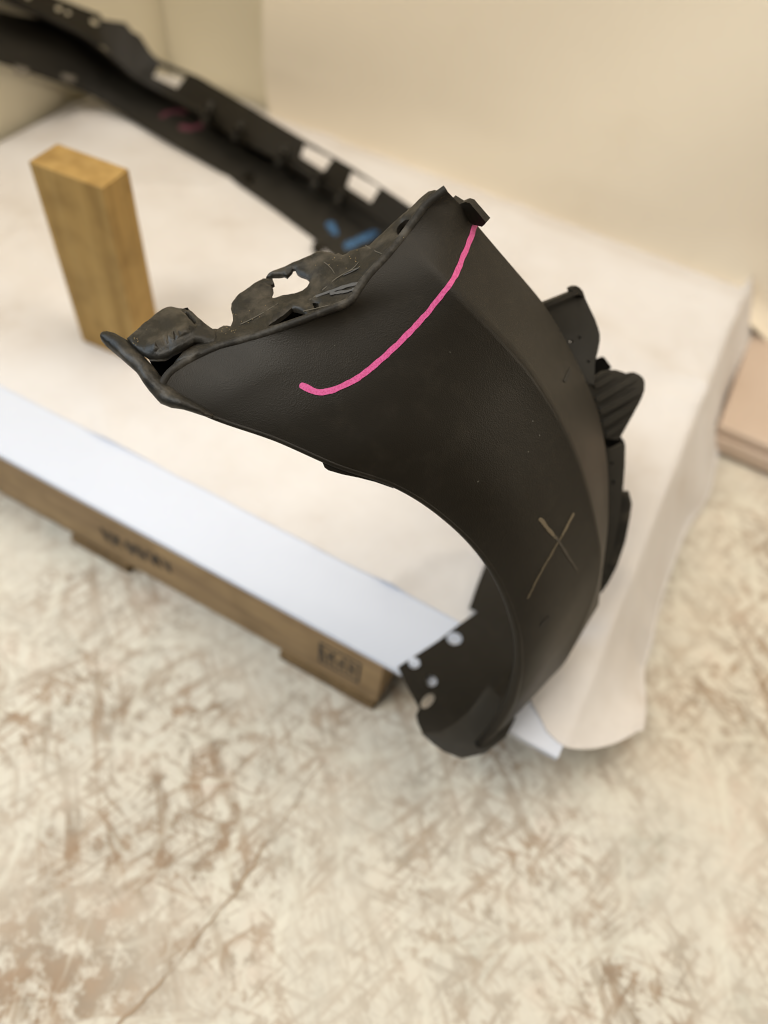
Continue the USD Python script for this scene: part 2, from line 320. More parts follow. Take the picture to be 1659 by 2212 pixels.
# off-white sheet over the panel, hanging down on the right and at the back
def sheet_pts(nx=170, ny=110):
    u = np.linspace(0, 1, nx); x_flat = 1.172; L = x_flat + 0.19
    ys = np.linspace(0.388, 1.30, ny)
    P = np.zeros((nx, ny, 3))
    for i, a in enumerate(u):
        s = a * L
        for j, y in enumerate(ys):
            wob = (fbm(np.array([y * 4, s * 3, 0.3]), 3, 3) - .5)
            z = T + 0.0006 + min(1, (y - .386) / .06) * 0.0016 + 0.0035 * min(1, (y - .386) / .04) * fbm(np.array([s * 7, y * 7, 1.]), 4, 11) + .005 * max(0, math.sin(y * 21 + 2 * s + 5 * wob)) ** 10 + .004 * max(0, math.sin(s * 15 - 3 * y + 6 * wob)) ** 14
            if s <= x_flat: x = -1.082 + s
            else:
                t = (s - x_flat) / 0.19
                x = -1.082 + x_flat + 0.19 * t * (.34 + .2 * wob) + .006 * math.sin(y * 17 + wob * 6) * t
                z = z - (T - .006) * min(1, t * 1.05) ** .9 * (1 - .82 * max(0, 1 - (y - .37) / .14))
            if y > 1.115:
                q = (y - 1.115) / .125
                z = z - .05 * min(1, q) ** 1.3 if s <= x_flat else z
            lead = .062 * np.clip((s - (x_flat - .16)) / .14, 0, 1) ** 2 * max(0, 1 - (y - .388) / .3) * (1 - 1.1 * min(1, max(0, (s - x_flat) / .19)))
            yy = y - lead + .006 * (fbm(np.array([s * 9, 0, 5.]), 3, 8) - .5) * max(0, 1 - (y - .388) / .1) - (.012 * math.sin(math.pi * min(1, (s - x_flat + .02) / .19)) ** .6 * max(0, 1 - (y - .388) / .2) if s > x_flat - .02 else 0)
            P[i, j] = (x, yy if yy < WY - .012 else WY - .012, max(z, .0025))
    return P
def strip_mesh(P, thick, flip=False):
    nx, ny = P.shape[:2]
    du, dv = np.gradient(P, axis=0), np.gradient(P, axis=1); n = np.cross(du, dv); n /= np.linalg.norm(n, axis=2, keepdims=True) + 1e-12
    Q = P + n * thick * (-1 if flip else 1)
    v = np.concatenate([P.reshape(-1, 3), Q.reshape(-1, 3)]); N = nx * ny; idx = np.arange(N).reshape(nx, ny)
    a, b, c, d = idx[:-1, :-1].ravel(), idx[1:, :-1].ravel(), idx[1:, 1:].ravel(), idx[:-1, 1:].ravel()
    f = [np.stack([a, b, c], 1), np.stack([a, c, d], 1), np.stack([c, b, a], 1) + N, np.stack([d, c, a], 1) + N]
    ring = np.r_[idx[:, 0], idx[-1, 1:], idx[-2::-1, -1], idx[0, -2:0:-1]]; nxt = np.roll(ring, -1)
    f += [np.stack([nxt, ring, ring + N], 1), np.stack([nxt, ring + N, nxt + N], 1)]
    t = trimesh.Trimesh(v, np.concatenate(f), process=False)
    if t.volume < 0: t.invert()
    return t
sp = sheet_pts()
obj('white_cloth', strip_mesh(sp, .0005), SHEET, label='off-white creased cloth sheet spread over the panel, hanging down at its right edge', cat='cloth')

# backdrop hung in front of the back wall, with shallow diagonal folds, its foot lying towards the pallet
def backdrop(nx=150, nz=170):
    xs = np.linspace(ray(579, 110)[0] * ((WY - .050) / ray(579, 110)[1]), 1.9, nx); ss = np.linspace(0, 1, nz) ** 1.4; P = np.zeros((nx, nz, 3))
    yw, zb, rad, run = WY - .050, .072, .03, .002
    for i, x in enumerate(xs):
        drop = -.05 * np.clip((x - .10) / .10, 0, 1) ** 1.5          # beyond the panel the foot sinks to the floor
        for j, q in enumerate(ss):
            l = q * 2.2
            if l < run: y, z = yw - rad - run + l, zb
            elif l < run + rad * math.pi / 2:
                a = (l - run) / rad; y, z = yw - rad + rad * math.sin(a), zb + rad * (1 - math.cos(a))
            else: y, z = yw, zb + rad + (l - run - rad * math.pi / 2)
            up = np.clip((z - zb) / .12, 0, 1)
            fold = .045 * (fbm(np.array([x * 2.2 - z * 1.7, z * .9, 2.]), 2, 21) - .5) + .012 * math.sin((x - z * .8) * 9 + 1.0)
            z2 = z + (.006 * fbm(np.array([x * 8, y * 14, 3.]), 3, 9)) * (1 - up) + drop * (1 - up)
            P[i, j] = (x, min(y + fold * up, WY - .008), max(z2, .012))
    return P
obj('hanging_cloth', strip_mesh(backdrop(), .001), BACKDROP, label='smooth cream backdrop cloth hung on the wall behind the pallet', cat='cloth backdrop')

# low pinkish board on the floor to the right
bd = new_thing('timber_slab', 'low pinkish tan board on the floor beyond the right edge of the sheet', 'board', (0.4, 1.0, 0))
c = atz(1590, 1000, 0.0)
def slab(z0, z1, y0, y1, x0=.0, x1=.7):
    return box(c[0] - .05 + x0, c[0] - .05 + x1, c[1] + y0, c[1] + y1, z0, z1, .004)
obj('board_top', slab(.032, .05, .004, .40), SLAB, bd)
obj('board_edge', slab(.006, .0315, -.002, .016), SLAB, bd)
obj('board_foot', slab(.0, .031, .05, .38, .05, .6), BOTTOM, bd)

# ------------------------------------------------------------------ upright timber offcut
b0 = atz(185, 735, T + .004)
zt = 0.3685
tp = [atz(60, 348, zt), atz(206, 402, zt), atz(245, 366, zt), atz(115, 318, zt)]
ux = tp[1] - tp[0]; wx_ = np.linalg.norm(ux); ux /= wx_; uy = np.array([-ux[1], ux[0], 0]); wy_ = 0.045
post = new_thing('timber_offcut', 'short yellow pine offcut standing upright on the off-white sheet', 'wood block', tuple(b0))
corner = np.array([tp[0][0], tp[0][1], 0])
m = box(0, .092, 0, wy_, T + .005, zt, .0018)
m = trimesh.Trimesh(m.to_mesh().vert_properties[:, :3], m.to_mesh().tri_verts)
R = np.eye(4); R[:3, 0] = ux; R[:3, 1] = uy; R[:3, 3] = corner
m.apply_transform(R); 
obj('pine_block', m, POST, post)

# ------------------------------------------------------------------ the bumper trim
bt = new_thing('bumper_trim', 'broken black plastic car bumper trim curling up from the sheet with a pink marker line', 'bumper trim', tuple(atz(1000, 1620, T)))
FOLD = [(347, 835), (352, 818), (387, 786), (471, 747), (556, 725), (657, 691), (756, 655), (790, 600), (850, 535), (885, 490), (922, 442), (965, 412)]
NV = 30; VC = .8
vs = np.r_[np.linspace(0, VC, NV - 6), np.linspace(VC, 1, 7)[1:]]
fold_v = resample_lin(FOLD, 400); s = np.linspace(0, 1, 400)
r0 = np.stack([np.interp(vs, s, fold_v[:, k]) for k in (0, 1)], 1)
row0 = np.array([at(x, y, .447 + .004 * v + .004 * math.sin(v * 9)) for (x, y), v in zip(r0, vs)])
pxrows = [
 ((455, 899, .452), (945, 590, .452), (1012, 464, .478)),
 ((600, 950, .455), (1015, 660, .458), (1076, 540, .500)),
 ((720, 1003, .460), (1075, 722, .468), (1131, 604, .520)),
 ((850, 1048, .472), (1135, 790, .480), (1183, 670, .540)),
 ((950, 1110, .490), (1182, 858, .495), (1231, 752, .558)),
 ((1030, 1185, .512), (1222, 930, .513), (1273, 840, .576)),
 ((1082, 1262, .537), (1255, 1010, .535), (1301, 928, .594)),
 ((1115, 1350, .565), (1280, 1095, .560), (1313, 1022, .610)),
 ((1124, 1430, .590), (1297, 1180, .588), (1314, 1120, .624)),
 ((1112, 1505, .617), (1290, 1270, .618), (1303, 1220, .635)),
 ((1078, 1572, .648), (1240, 1395, .650), (1295, 1290, .662)),
 ((1025, 1622, .676), (1190, 1460, .688), (1290, 1310, .690)),
 ((975, 1612, .690), (1140, 1450, .715), (1290, 1270, .712)),
]
rows3 = [tuple(at(*p) for p in r) for r in pxrows]
bul = [.004, .006, .007, .008, .009, .010, .011, .012, .012, .012, .010, .007, .004]
W_ = lambda *p: np.array(p, float)
rows3 += [
 (atz(985, 1560, T + .004), atz(1135, 1400, T + .004), W_(.052, .42, .195)),
 (W_(.005, .40, T + .004), W_(.035, .45, T + .004), W_(.045, .49, .20)),
 (W_(-.02, .50, T + .004), W_(.02, .55, T + .004), W_(.03, .585, .20)),
 (W_(-.15, .63, T + .004), W_(-.08, .70, T + .004), W_(-.06, .735, .19)),
 (W_(-.33, .755, T + .004), W_(-.24, .825, T + .006), W_(-.21, .86, .185)),
 (atz(690, 530, T + .004), atz(735, 455, T + .010), atz(800, 450, .172)),
 (atz(500, 390, T + .006), atz(565, 328, T + .012), atz(610, 340, .178)),
 (atz(320, 283, T + .014), atz(430, 250, T + .020), atz(385, 208, .185)),
 (atz(190, 205, .165), atz(275, 165, .165), atz(285, 160, .20)),
 (atz(0, 137, .26), atz(150, 68, .235), atz(160, 62, .27)),
 (atz(-110, 100, .315), atz(30, 12, .28), atz(40, 6, .325)),
 (atz(-220, 55, .37), atz(-80, -40, .34), atz(-70, -45, .385)),
]
bul += [.0] * (len(rows3) - len(bul))
cols = [row0]
camdir = B[:, 2]
for (L, C, R_), b in zip(rows3, bul):
    nrm = np.cross(C - L, [0, 0, 1.0])
    row = []
    # outward bulge of the main face, a crease at C, a narrower facet to R
    for v in vs:
        if v <= VC:
            t = v / VC; p = L + (C - L) * t
            p = p - camdir * b * 4.5 * t * (1 - t) ** 2
            row.append(p)
        else:
            t = (v - VC) / (1 - VC); row.append(C + (R_ - C) * t)
    cols.append(np.array(row))
G = np.array(cols)                                   # rows x NV x 3
chord = np.r_[0, np.cumsum(np.linalg.norm(np.diff(G.mean(1), axis=0), axis=1))]
NU = 330
uu = np.linspace(0, chord[-1], NU)
uu = np.interp(np.linspace(0, 1, NU), [0, .7, 1], [0, chord[14], chord[-1]])
F = Akima1DInterpolator(chord, G.reshape(len(G), -1))(uu).reshape(NU, NV, 3)
# finer across
vf = np.unique(np.r_[np.linspace(0, .8, 40), np.linspace(.8, 1, 14)])
F = np.stack([[np.interp(vf, vs, F[i, :, k]) for k in range(3)] for i in range(NU)]).transpose(0, 2, 1)
du, dv = np.gradient(F, axis=0), np.gradient(F, axis=1)
FN = np.cross(du, dv); FN /= np.linalg.norm(FN, axis=2, keepdims=True)
if (FN[20:100] @ camdir).mean() > 0: FN = -FN          # outer side looks at the camera
def shell(P, N, thick):
    nx, ny = P.shape[:2]; Q = P - N * thick
    v = np.concatenate([P.reshape(-1, 3), Q.reshape(-1, 3)]); K = nx * ny; idx = np.arange(K).reshape(nx, ny)
    a, b, c_, d = idx[:-1, :-1].ravel(), idx[1:, :-1].ravel(), idx[1:, 1:].ravel(), idx[:-1, 1:].ravel()
    f = [np.stack([a, b, c_], 1), np.stack([a, c_, d], 1), np.stack([c_, b, a], 1) + K, np.stack([d, c_, a], 1) + K]
    ring = np.r_[idx[:, 0], idx[-1, 1:], idx[-2::-1, -1], idx[0, -2:0:-1]]; nxt = np.roll(ring, -1)
    f += [np.stack([nxt, ring, ring + K], 1), np.stack([nxt, ring + K, nxt + K], 1)]
    t = trimesh.Trimesh(v, np.concatenate(f), process=False)
    if t.volume < 0: t.invert()
    return t
KS = int(np.searchsorted(uu, chord[14]))
obj('outer_skin', shell(F[:KS + 1], FN[:KS + 1], .0028), PLASTIC, bt, smooth=15)
obj('centre_run', shell(F[KS + 2:], FN[KS + 2:], .0028), MATT, bt, smooth=25, label='dusty inner face of the far run, colour also lightened for the light on it, lying on the sheet')
# rolled lower edge
iend = int(np.searchsorted(uu, chord[13]))
er = np.interp(np.linspace(0, 1, iend - 2), [0, .35, .6, .85, 1], [.0018, .0022, .004, .0055, .003])
edge = F[2:iend, 0] - FN[2:iend, 0] * (er * .75)[:, None]
obj('rolled_edge', tube(edge, er, 12), PLASTIC, bt, smooth=70)
# rim bead along the broken end
bead = F[0, :] - FN[0, :] * .0012
br = .0022 + .0008 * noise(bead * 90, 3)
obj('rim_bead', tube(resample_lin(bead, 90), np.interp(np.linspace(0, 1, 90), np.linspace(0, 1, len(br)), br), 12), WORN, bt, smooth=80)

# where a measured point lies on the outer skin
vis = F[:int(np.searchsorted(uu, chord[11])), :]
visn = FN[:vis.shape[0]]
pp = project(vis).reshape(-1, 2)
onskin_ = LinearNDInterpolator(pp, np.concatenate([vis.reshape(-1, 3), visn.reshape(-1, 3)], 1))
def decal(poly_px, lift=.0004, thick=.0003, step=6):
    S = 1e-3
    cs = m3.CrossSection([np.array(r) * S for r in poly_px], m3.FillRule.NonZero)
    q = m3.Manifold.extrude(cs, 1e-4).refine_to_length(step * S).to_mesh()
    v = np.array(q.vert_properties[:, :3]); a = onskin_(v[:, :2] / S)
    ok = ~np.isnan(a[:, 0])
    if not ok.all():
        from scipy.spatial import cKDTree
        allv = np.concatenate([vis.reshape(-1, 3), visn.reshape(-1, 3)], 1); _, ix = cKDTree(pp).query(v[~ok, :2] / S); a[~ok] = allv[ix]
    o = a[:, :3] + a[:, 3:] * (lift - thick + (v[:, 2:3] > 5e-5) * thick)
    t = trimesh.Trimesh(o, np.array(q.tri_verts), process=False)
    if t.volume < 0: t.invert()
    return t
def stroke(pts, w0, w1=None, n=90, rough=0.0, seed=0):
    p = resample(pts, n); t = np.gradient(p, axis=0); t /= np.linalg.norm(t, axis=1, keepdims=True); nn = np.stack([-t[:, 1], t[:, 0]], 1)
    w = np.linspace(w0, w1 if w1 is not None else w0, n) / 2
    j = rough * (noise(np.stack([np.arange(n) * .7, np.zeros(n), np.zeros(n)], 1), seed) - .5); k = rough * (noise(np.stack([np.arange(n) * .7, np.ones(n) * 3, np.zeros(n)], 1), seed) - .5)
    cap0 = [p[0] - t[0] * w[0] * math.sin(a) + nn[0] * w[0] * math.cos(a) for a in np.linspace(math.pi, 0, 7)][1:-1]
    cap1 = [p[-1] + t[-1] * w[-1] * math.sin(a) + nn[-1] * w[-1] * math.cos(a) for a in np.linspace(0, math.pi, 7)][1:-1]
    return np.concatenate([p + nn * (w + j)[:, None], cap1, (p - nn * (w + k)[:, None])[::-1], cap0])
pink = stroke([(653, 834), (668, 842), (690, 847), (722, 841), (756, 826), (800, 797), (850, 752), (900, 702), (940, 655), (970, 616), (990, 580), (1006, 540), (1018, 510), (1027, 484)], 13.5, 10.5, 70, 2.2, 3)
hook = stroke([(653, 832), (660, 834), (672, 840)], 11, 10, 20)
obj('marker_line', decal([pink, hook]), PINK, bt, label='bright pink marker line curving across the outer skin')
obj('scratch', decal([stroke([(1168, 1123), (1177, 1134), (1190, 1150), (1200, 1161)], 10, 6, 20, 2)]), TAN_SCRATCH, bt, label='thick tan start of a crossed scratch')
obj('scratch', decal([stroke([(1199, 1160), (1212, 1177), (1228, 1203), (1246, 1230)], 7, 4, 30, 2)]), FAINT_SCRATCH, bt, label='fading grey end of the thick scratch')
obj('scratch', decal([stroke([(1238, 1110), (1228, 1130), (1215, 1155)], 5, 3.5, 20, 1)]), TAN_SCRATCH, bt, label='short upper arm of the thin scratch')
obj('scratch', decal([stroke([(1216, 1153), (1196, 1188), (1172, 1230), (1140, 1292)], 4, 3.2, 40, 1.5)], lift=.0003), THIN_SCRATCH, bt, label='long thin lower arm of the thin scratch')
sp_ = []
for _ in range(14):
    v_ = rng.random(); x, y = 420 + 760 * rng.random(), 620 + 620 * rng.random()
    if np.isnan(onskin_([[x, y]])[0, 0]) or not Polygon([(440, 860), (700, 960), (880, 1020), (1000, 1110), (1090, 1230), (1140, 1380), (1180, 1380), (1270, 1200), (1270, 1000), (1200, 850), (1050, 600), (980, 540)]).contains(__import__('shapely').geometry.Point(x, y)): continue
    a = rng.uniform(0, 3.1); l = rng.uniform(.6, 2.6) * (2.2 if rng.random() < .1 else 1)
    sp_.append(decal([stroke([(x, y), (x + l * math.cos(a), y + l * math.sin(a))], 1.3, .9, 4)], step=2))
obj('dust_specks', trimesh.util.concatenate(sp_), SPECK, bt, kind='stuff')
obj('pit', decal([stroke([(1232, 795), (1227, 805), (1221, 822)], 4, 9, 12, 1)]), plain('dark_pit', (.004, .004, .004)), bt)
obj('pit', decal([stroke([(1186, 1336), (1178, 1344), (1171, 1352)], 10, 11, 12, 1)]), plain('dark_pit_edge', (.008, .007, .006)), bt)

# horn-like curled end of the lower edge
horn = [(217, 727), (221, 717), (231, 715), (247, 719), (272, 733), (300, 760), (325, 787), (345, 815), (380, 846), (440, 880), (470, 905), (440, 899), (398, 885), (370, 881), (347, 872), (322, 844), (294, 804), (263, 776), (229, 748), (219, 736)]
hd = rbf([(220, 725, .462), (272, 745, .458), (300, 790, .452), (345, 815, .449), (347, 871, .451), (400, 870, .447), (470, 900, .4505)])
obj('curled_end', plate(horn, hd, .003, .0018, bumpy=.003, dome=.0050), GLOSSY, bt, smooth=60)

# torn end flange
fl_out = [(347, 828), (360, 806), (387, 786), (430, 765), (471, 747), (556, 725), (657, 691), (756, 655), (790, 598), (850, 537), (922, 442), (950, 412), (938, 410), (925, 413), (912, 424), (897, 439), (875, 458), (853, 477), (832, 497), (812, 514), (797, 530), (776, 537), (756, 541),
  (748, 547), (740, 550), (732, 546), (725, 549), (708, 544), (687, 542), (672, 549), (659, 555), (636, 566), (615, 575), (596, 582), (581, 589), (575, 597), (588, 595), (600, 595), (612, 594), (618, 597), (622, 593), (628, 587), (631, 581), (637, 580),
  (640, 590), (646, 594), (659, 599), (667, 605), (669, 612), (664, 620), (653, 627), (640, 632), (625, 635), (610, 637), (597, 641), (588, 643), (587, 632), (590, 624), (585, 616), (592, 611), (588, 601), (584, 602), (569, 600),
  (550, 611), (533, 623), (518, 634), (508, 646), (500, 655), (498, 666), (502, 680), (503, 692), (498, 705), (490, 702), (482, 702), (476, 706), (471, 711), (457, 711), (449, 720), (430, 738), (400, 758), (365, 795)]
fd = rbf([(347, 828, .452), (471, 747, .452), (556, 725, .4525), (657, 691, .4535), (756, 655, .4545), (850, 537, .4545), (950, 412, .456),
          (925, 413, .464), (853, 477, .470), (797, 530, .474), (740, 550, .478), (687, 542, .482), (615, 575, .484), (575, 597, .484), (569, 600, .482), (508, 646, .478), (500, 690, .470), (460, 712, .466), (400, 750, .456), (640, 640, .472), (720, 600, .468), (660, 600, .4775)])
oval = [(872 + 17 * math.cos(a) * .55 + 21 * math.sin(a) * .62, 492 + 17 * math.cos(a) * .45 - 21 * math.sin(a) * .72) for a in np.linspace(0, 6.28, 16)[:-1]]
gap = [(578, 706), (600, 688), (615, 679), (631, 667), (650, 671), (664, 682), (640, 690), (612, 699)]
pit = [(675, 655), (687, 655), (689, 664), (680, 667)]
obj('end_flange', plate(fl_out, fd, .0030, .002, holes=[oval, gap, pit], bumpy=.0024, dome=.0011), GLOSSY, bt, smooth=45, label='torn and scuffed end flange with a ragged gap')
# added near-black plates stand in for the shade behind the flange openings
obj('dark_backing', plate([(560, 720), (600, 676), (640, 655), (700, 645), (760, 640), (770, 652), (680, 690)], lambda p: fd(p) + .016, .002, .006), VOID, bt)
obj('dark_backing', plate([(838, 532), (852, 484), (886, 455), (915, 448), (905, 470)], lambda p: fd(p) + .010, .002, .006), VOID, bt)
# lifted bracket at the left end with a dark opening beneath
brk = [(286, 748), (274, 732), (288, 719), (302, 707), (317, 694), (333, 681), (350, 668), (360, 664), (370, 662), (387, 665), (402, 668), (415, 674), (428, 686), (440, 696), (450, 704), (466, 716), (474, 738), (460, 744), (436, 739), (420, 738), (395, 752), (370, 764), (352, 775), (335, 776), (322, 776), (303, 763)]
bdp = rbf([(290, 735, .458), (317, 694, .468), (370, 662, .476), (415, 674, .474), (466, 716, .464), (465, 742, .455), (420, 738, .4525), (352, 774, .450), (322, 776, .452), (325, 757, .4525), (398, 718, .4545), (420, 706, .459), (350, 710, .463)])
bdp0 = bdp
CR = LineString([(330, 752), (398, 716), (424, 700), (452, 690)])
def bdp(p):
    import shapely
    d = shapely.distance(shapely.points(np.asarray(p, float)), CR); return bdp0(p) - .0045 * np.exp(-(d / 6.0))
slit = [(397, 674), (402, 672), (412, 684), (424, 697), (420, 700), (408, 688)]
obj('end_bracket', plate(brk, bdp, .0032, .002, holes=[slit], bumpy=.0022, dome=.0016), GLOSSY, bt, smooth=45, label='dusty lifted bracket at the tip of the broken end')
obj('dark_backing', plate([(318, 768), (290, 752), (282, 740), (320, 735), (360, 745), (420, 725), (478, 728), (480, 745), (400, 790), (352, 825), (335, 805)], lambda p: bdp(p) * 0 + .472, .002, .006), VOID, bt)  # added dark plate, its colour stands for shade under the bracket
obj('dark_backing', plate([(390, 668), (405, 664), (434, 700), (420, 708)], lambda p: bdp(p) + .006, .0015, .006), VOID, bt)
# pale scuffs on the flange
def on(fn, polys, lift, thick=.0003):
    g = [plate(p, (lambda q: fn(q) - lift), thick, .004) for p in polys]; return trimesh.util.concatenate(g)
sc = [stroke([(684, 640), (705, 632), (735, 622), (776, 611)], 5, 7, 20, 2, 1), stroke([(715, 634), (735, 631), (755, 627), (768, 623)], 6, 4, 20, 2, 5), stroke([(742, 594), (760, 586), (775, 578)], 2, 1.5, 10)]
obj('scuff', on(fd, sc, .0026), GREY_SCUFF, bt, label='pale grey scuff marks on the torn flange')
st_ = [stroke([(640, 660), (680, 640), (720, 606), (752, 586), (772, 580)], 1.6, 1.2, 30, .8, 3), stroke([(752, 586), (766, 576), (774, 566)], 1.6, 1, 12), stroke([(790, 530), (806, 540), (838, 552)], 1.8, 1.2, 16), stroke([(700, 566), (716, 580), (722, 590)], 1.5, 1, 12), stroke([(655, 672), (690, 664), (740, 652)], 1.5, 1, 16), stroke([(520, 700), (560, 680), (600, 655)], 1.5, 1, 16)]
obj('stress_mark', on(fd, st_, .0022), plain('stress_whitening', (.10, .09, .07), .8), bt, label='pale stress lines in the torn flange')
# straw-coloured crumbs caught on the flange
cs_ = []
for (x, y, sx, sy, n, fn) in [(296, 738, 9, 8, 16, bdp), (318, 712, 14, 8, 14, bdp), (380, 690, 30, 12, 14, bdp), (492, 716, 18, 8, 16, fd), (540, 690, 40, 18, 16, fd), (760, 560, 50, 22, 16, fd), (700, 580, 50, 14, 8, fd), (870, 505, 12, 10, 8, fd)]:
    for _ in range(n // 2 + 1):
        q = np.array([[x + rng.normal(0, sx * .6), y + rng.normal(0, sy * .6)]]); d = float(fn(q)[0]) - .0026
        b_ = trimesh.creation.icosphere(0, 1.0); b_.apply_scale(np.array([rng.uniform(.25, .9), rng.uniform(.2, .4), rng.uniform(.2, .4)]) * .7e-3)
        b_.apply_transform(trimesh.transformations.random_rotation_matrix(rng.random(3))); b_.apply_translation(at(q[0, 0], q[0, 1], d)); cs_.append(b_)
obj('crumbs', trimesh.util.concatenate(cs_), CRUMB, bt, kind='stuff', label='straw-coloured crumbs of dirt on the torn flange')
# ragged plastic whiskers at the apex and at the tear
wk = []
for (x, y, d) in [(905, 432, .462), (918, 417, .463), (926, 412, .463), (935, 410, .460), (946, 409, .457), (956, 411, .456), (964, 418, .456), (968, 412, .458), (290, 716, .466), (258, 722, .460), (578, 596, .484), (602, 600, .482), (610, 604, .482), (590, 612, .48), (588, 636, .475), (730, 548, .478)]:
    for _ in range(1):
        p = at(x + rng.normal(0, 2), y + rng.normal(0, 1.5), d - .001); e = p + (-B[:, 1] * rng.uniform(.3, 1.0) + B[:, 0] * rng.normal(0, .7)) * .0010
        wk.append(tube(np.array([p, (p + e) / 2 + rng.normal(0, .0003, 3), e]), np.array([.0006, .0005, .0002]), 5))
# little lip on the lower edge
obj('edge_lip', plate([(690, 985), (697, 1000), (701, 1010), (709, 1016), (740, 1025), (775, 1032), (810, 1041), (850, 1055), (850, 1040), (760, 1000)], rbf([(690, 985, .4605), (709, 1016, .4625), (760, 1000, .464), (850, 1055, .4745), (850, 1040, .4735), (740, 1025, .4645)]), .002, .004), PLASTIC, bt, smooth=50)

# clip tabs behind the upper edge of the skin
def solid_tab(name, poly, ctrl, thick=.003, material=PLASTIC, holes=(), label=None):
    return obj(name, plate(poly, rbf(ctrl), thick, .005, holes=holes), material, bt, smooth=40, label=label)
solid_tab('clip_tab', [(975, 430), (993, 441), (1000, 438), (1006, 436), (1015, 439), (1033, 460), (1050, 481), (1046, 486), (1041, 490), (1020, 485), (990, 455)], [(975, 430, .474), (1050, 481, .472), (1041, 490, .476), (1006, 436, .470), (1020, 485, .478)], .006)
t1 = [(1176, 656), (1238, 630), (1258, 630), (1264, 644), (1275, 667), (1285, 688), (1292, 707), (1296, 722), (1296, 736), (1292, 757), (1285, 785), (1284, 832), (1245, 815), (1220, 750), (1180, 690), (1165, 662)]
c1 = [(1176, 656, 0.562), (1250, 630, 0.570), (1296, 730, 0.580), (1278, 815, 0.584), (1200, 740, 0.580)]
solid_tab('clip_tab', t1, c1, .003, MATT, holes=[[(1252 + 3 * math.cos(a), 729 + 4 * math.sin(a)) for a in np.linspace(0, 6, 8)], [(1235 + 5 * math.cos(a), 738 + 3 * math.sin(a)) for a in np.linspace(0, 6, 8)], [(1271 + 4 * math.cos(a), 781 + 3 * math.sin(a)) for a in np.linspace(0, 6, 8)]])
obj('tab_lip', plate([(1168, 660), (1176, 655), (1237, 629), (1234, 623), (1238, 619), (1245, 617), (1253, 622), (1259, 629), (1264, 643), (1259, 641), (1252, 636), (1240, 639), (1180, 664)], lambda p: rbf(c1)(p) - .005, .006, .004), PLASTIC, bt)
obj('dark_backing', plate([(1225, 715), (1265, 715), (1285, 770), (1280, 800), (1255, 800)], lambda p: rbf(c1)(p) + .010, .002, .006), PLASTIC, bt)
solid_tab('clip_socket', [(1270, 812), (1287, 775), (1300, 770), (1305, 771), (1321, 793), (1312, 806), (1290, 822)], [(1270, 812, 0.605), (1303, 771, 0.615), (1321, 794, 0.615)], .004, VOID)  # socket depth is painted shade, a near-black colour
t2 = [(1240, 795), (1262, 806), (1280, 819), (1290, 811), (1303, 803), (1318, 800), (1331, 799), (1344, 803), (1355, 808), (1362, 805), (1370, 804), (1381, 809), (1389, 816), (1393, 825), (1392, 844), (1387, 858), (1381, 871), (1363, 904), (1343, 940), (1337, 950), (1312, 948), (1290, 940), (1270, 860)]
c2 = [(1268, 812, 0.590), (1320, 802, 0.596), (1385, 812, 0.608), (1392, 844, 0.610), (1340, 945, 0.620), (1290, 940, 0.614)]
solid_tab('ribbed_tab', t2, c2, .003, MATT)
d2 = rbf(c2)
for a, b_, w in [((1290, 833), (1328, 811), 11), ((1294, 862), (1372, 815), 13), ((1302, 888), (1378, 846), 14), ((1308, 915), (1364, 880), 13), ((1315, 938), (1345, 920), 10)]:
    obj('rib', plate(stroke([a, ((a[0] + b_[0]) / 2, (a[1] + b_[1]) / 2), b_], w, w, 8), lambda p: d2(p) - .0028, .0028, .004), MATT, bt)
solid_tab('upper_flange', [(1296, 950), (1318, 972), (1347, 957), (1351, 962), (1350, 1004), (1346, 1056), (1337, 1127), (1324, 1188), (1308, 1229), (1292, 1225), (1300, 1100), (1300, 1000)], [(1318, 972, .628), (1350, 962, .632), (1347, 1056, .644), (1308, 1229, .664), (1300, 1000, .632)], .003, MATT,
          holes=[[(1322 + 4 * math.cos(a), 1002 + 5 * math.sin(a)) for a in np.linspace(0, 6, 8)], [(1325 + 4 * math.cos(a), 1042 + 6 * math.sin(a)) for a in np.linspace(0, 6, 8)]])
solid_tab('dark_backing', [(1290, 940), (1340, 942), (1350, 955), (1345, 980), (1338, 1060), (1315, 1080), (1290, 1060)], [(1290, 940, .645), (1350, 955, .648), (1340, 1060, .665), (1300, 1060, .66)], .002, VOID)  # added dark sheet that paints the shade of the gap
solid_tab('lower_rail', [(1342, 1064), (1359, 1063), (1365, 1088), (1361, 1118), (1351, 1170), (1333, 1223), (1315, 1258), (1301, 1279), (1280, 1290), (1285, 1240), (1310, 1215), (1325, 1160), (1335, 1110)], [(1359, 1063, .655), (1361, 1118, .665), (1301, 1279, .700), (1285, 1240, .69)], .004, DUSTY)

# lower flange with bolt holes, resting on the panel and running off over its front edge
fpoly = [(1120, 1100), (1062, 1180), (1048, 1218), (1030, 1265), (1014, 1311), (1032, 1320), (990, 1350), (945, 1385), (900, 1414), (860, 1440), (882, 1485), (906, 1528), (899, 1543), (903, 1560), (913, 1582), (945, 1606), (975, 1622), (1005, 1600), (1050, 1540), (1100, 1470), (1150, 1400), (1200, 1300), (1220, 1150), (1200, 1050)]
def circ(x, y, rx, ry=None, rot=0):
    ry = ry or rx; a = np.linspace(0, 2 * np.pi, 20)[:-1]
    return [(x + rx * math.cos(t) * math.cos(rot) - ry * math.sin(t) * math.sin(rot), y + rx * math.cos(t) * math.sin(rot) + ry * math.sin(t) * math.cos(rot)) for t in a]
fh = [circ(982, 1378, 17, 15), circ(895, 1431, 13), circ(932, 1470, 13), circ(924, 1513, 20, 11, -.9)]
obj('bolt_flange', plate(fpoly, zplane(T + .010), .003, .008, holes=fh), PLASTIC, bt, smooth=40, label='flat lower flange with three round bolt holes and a slot')

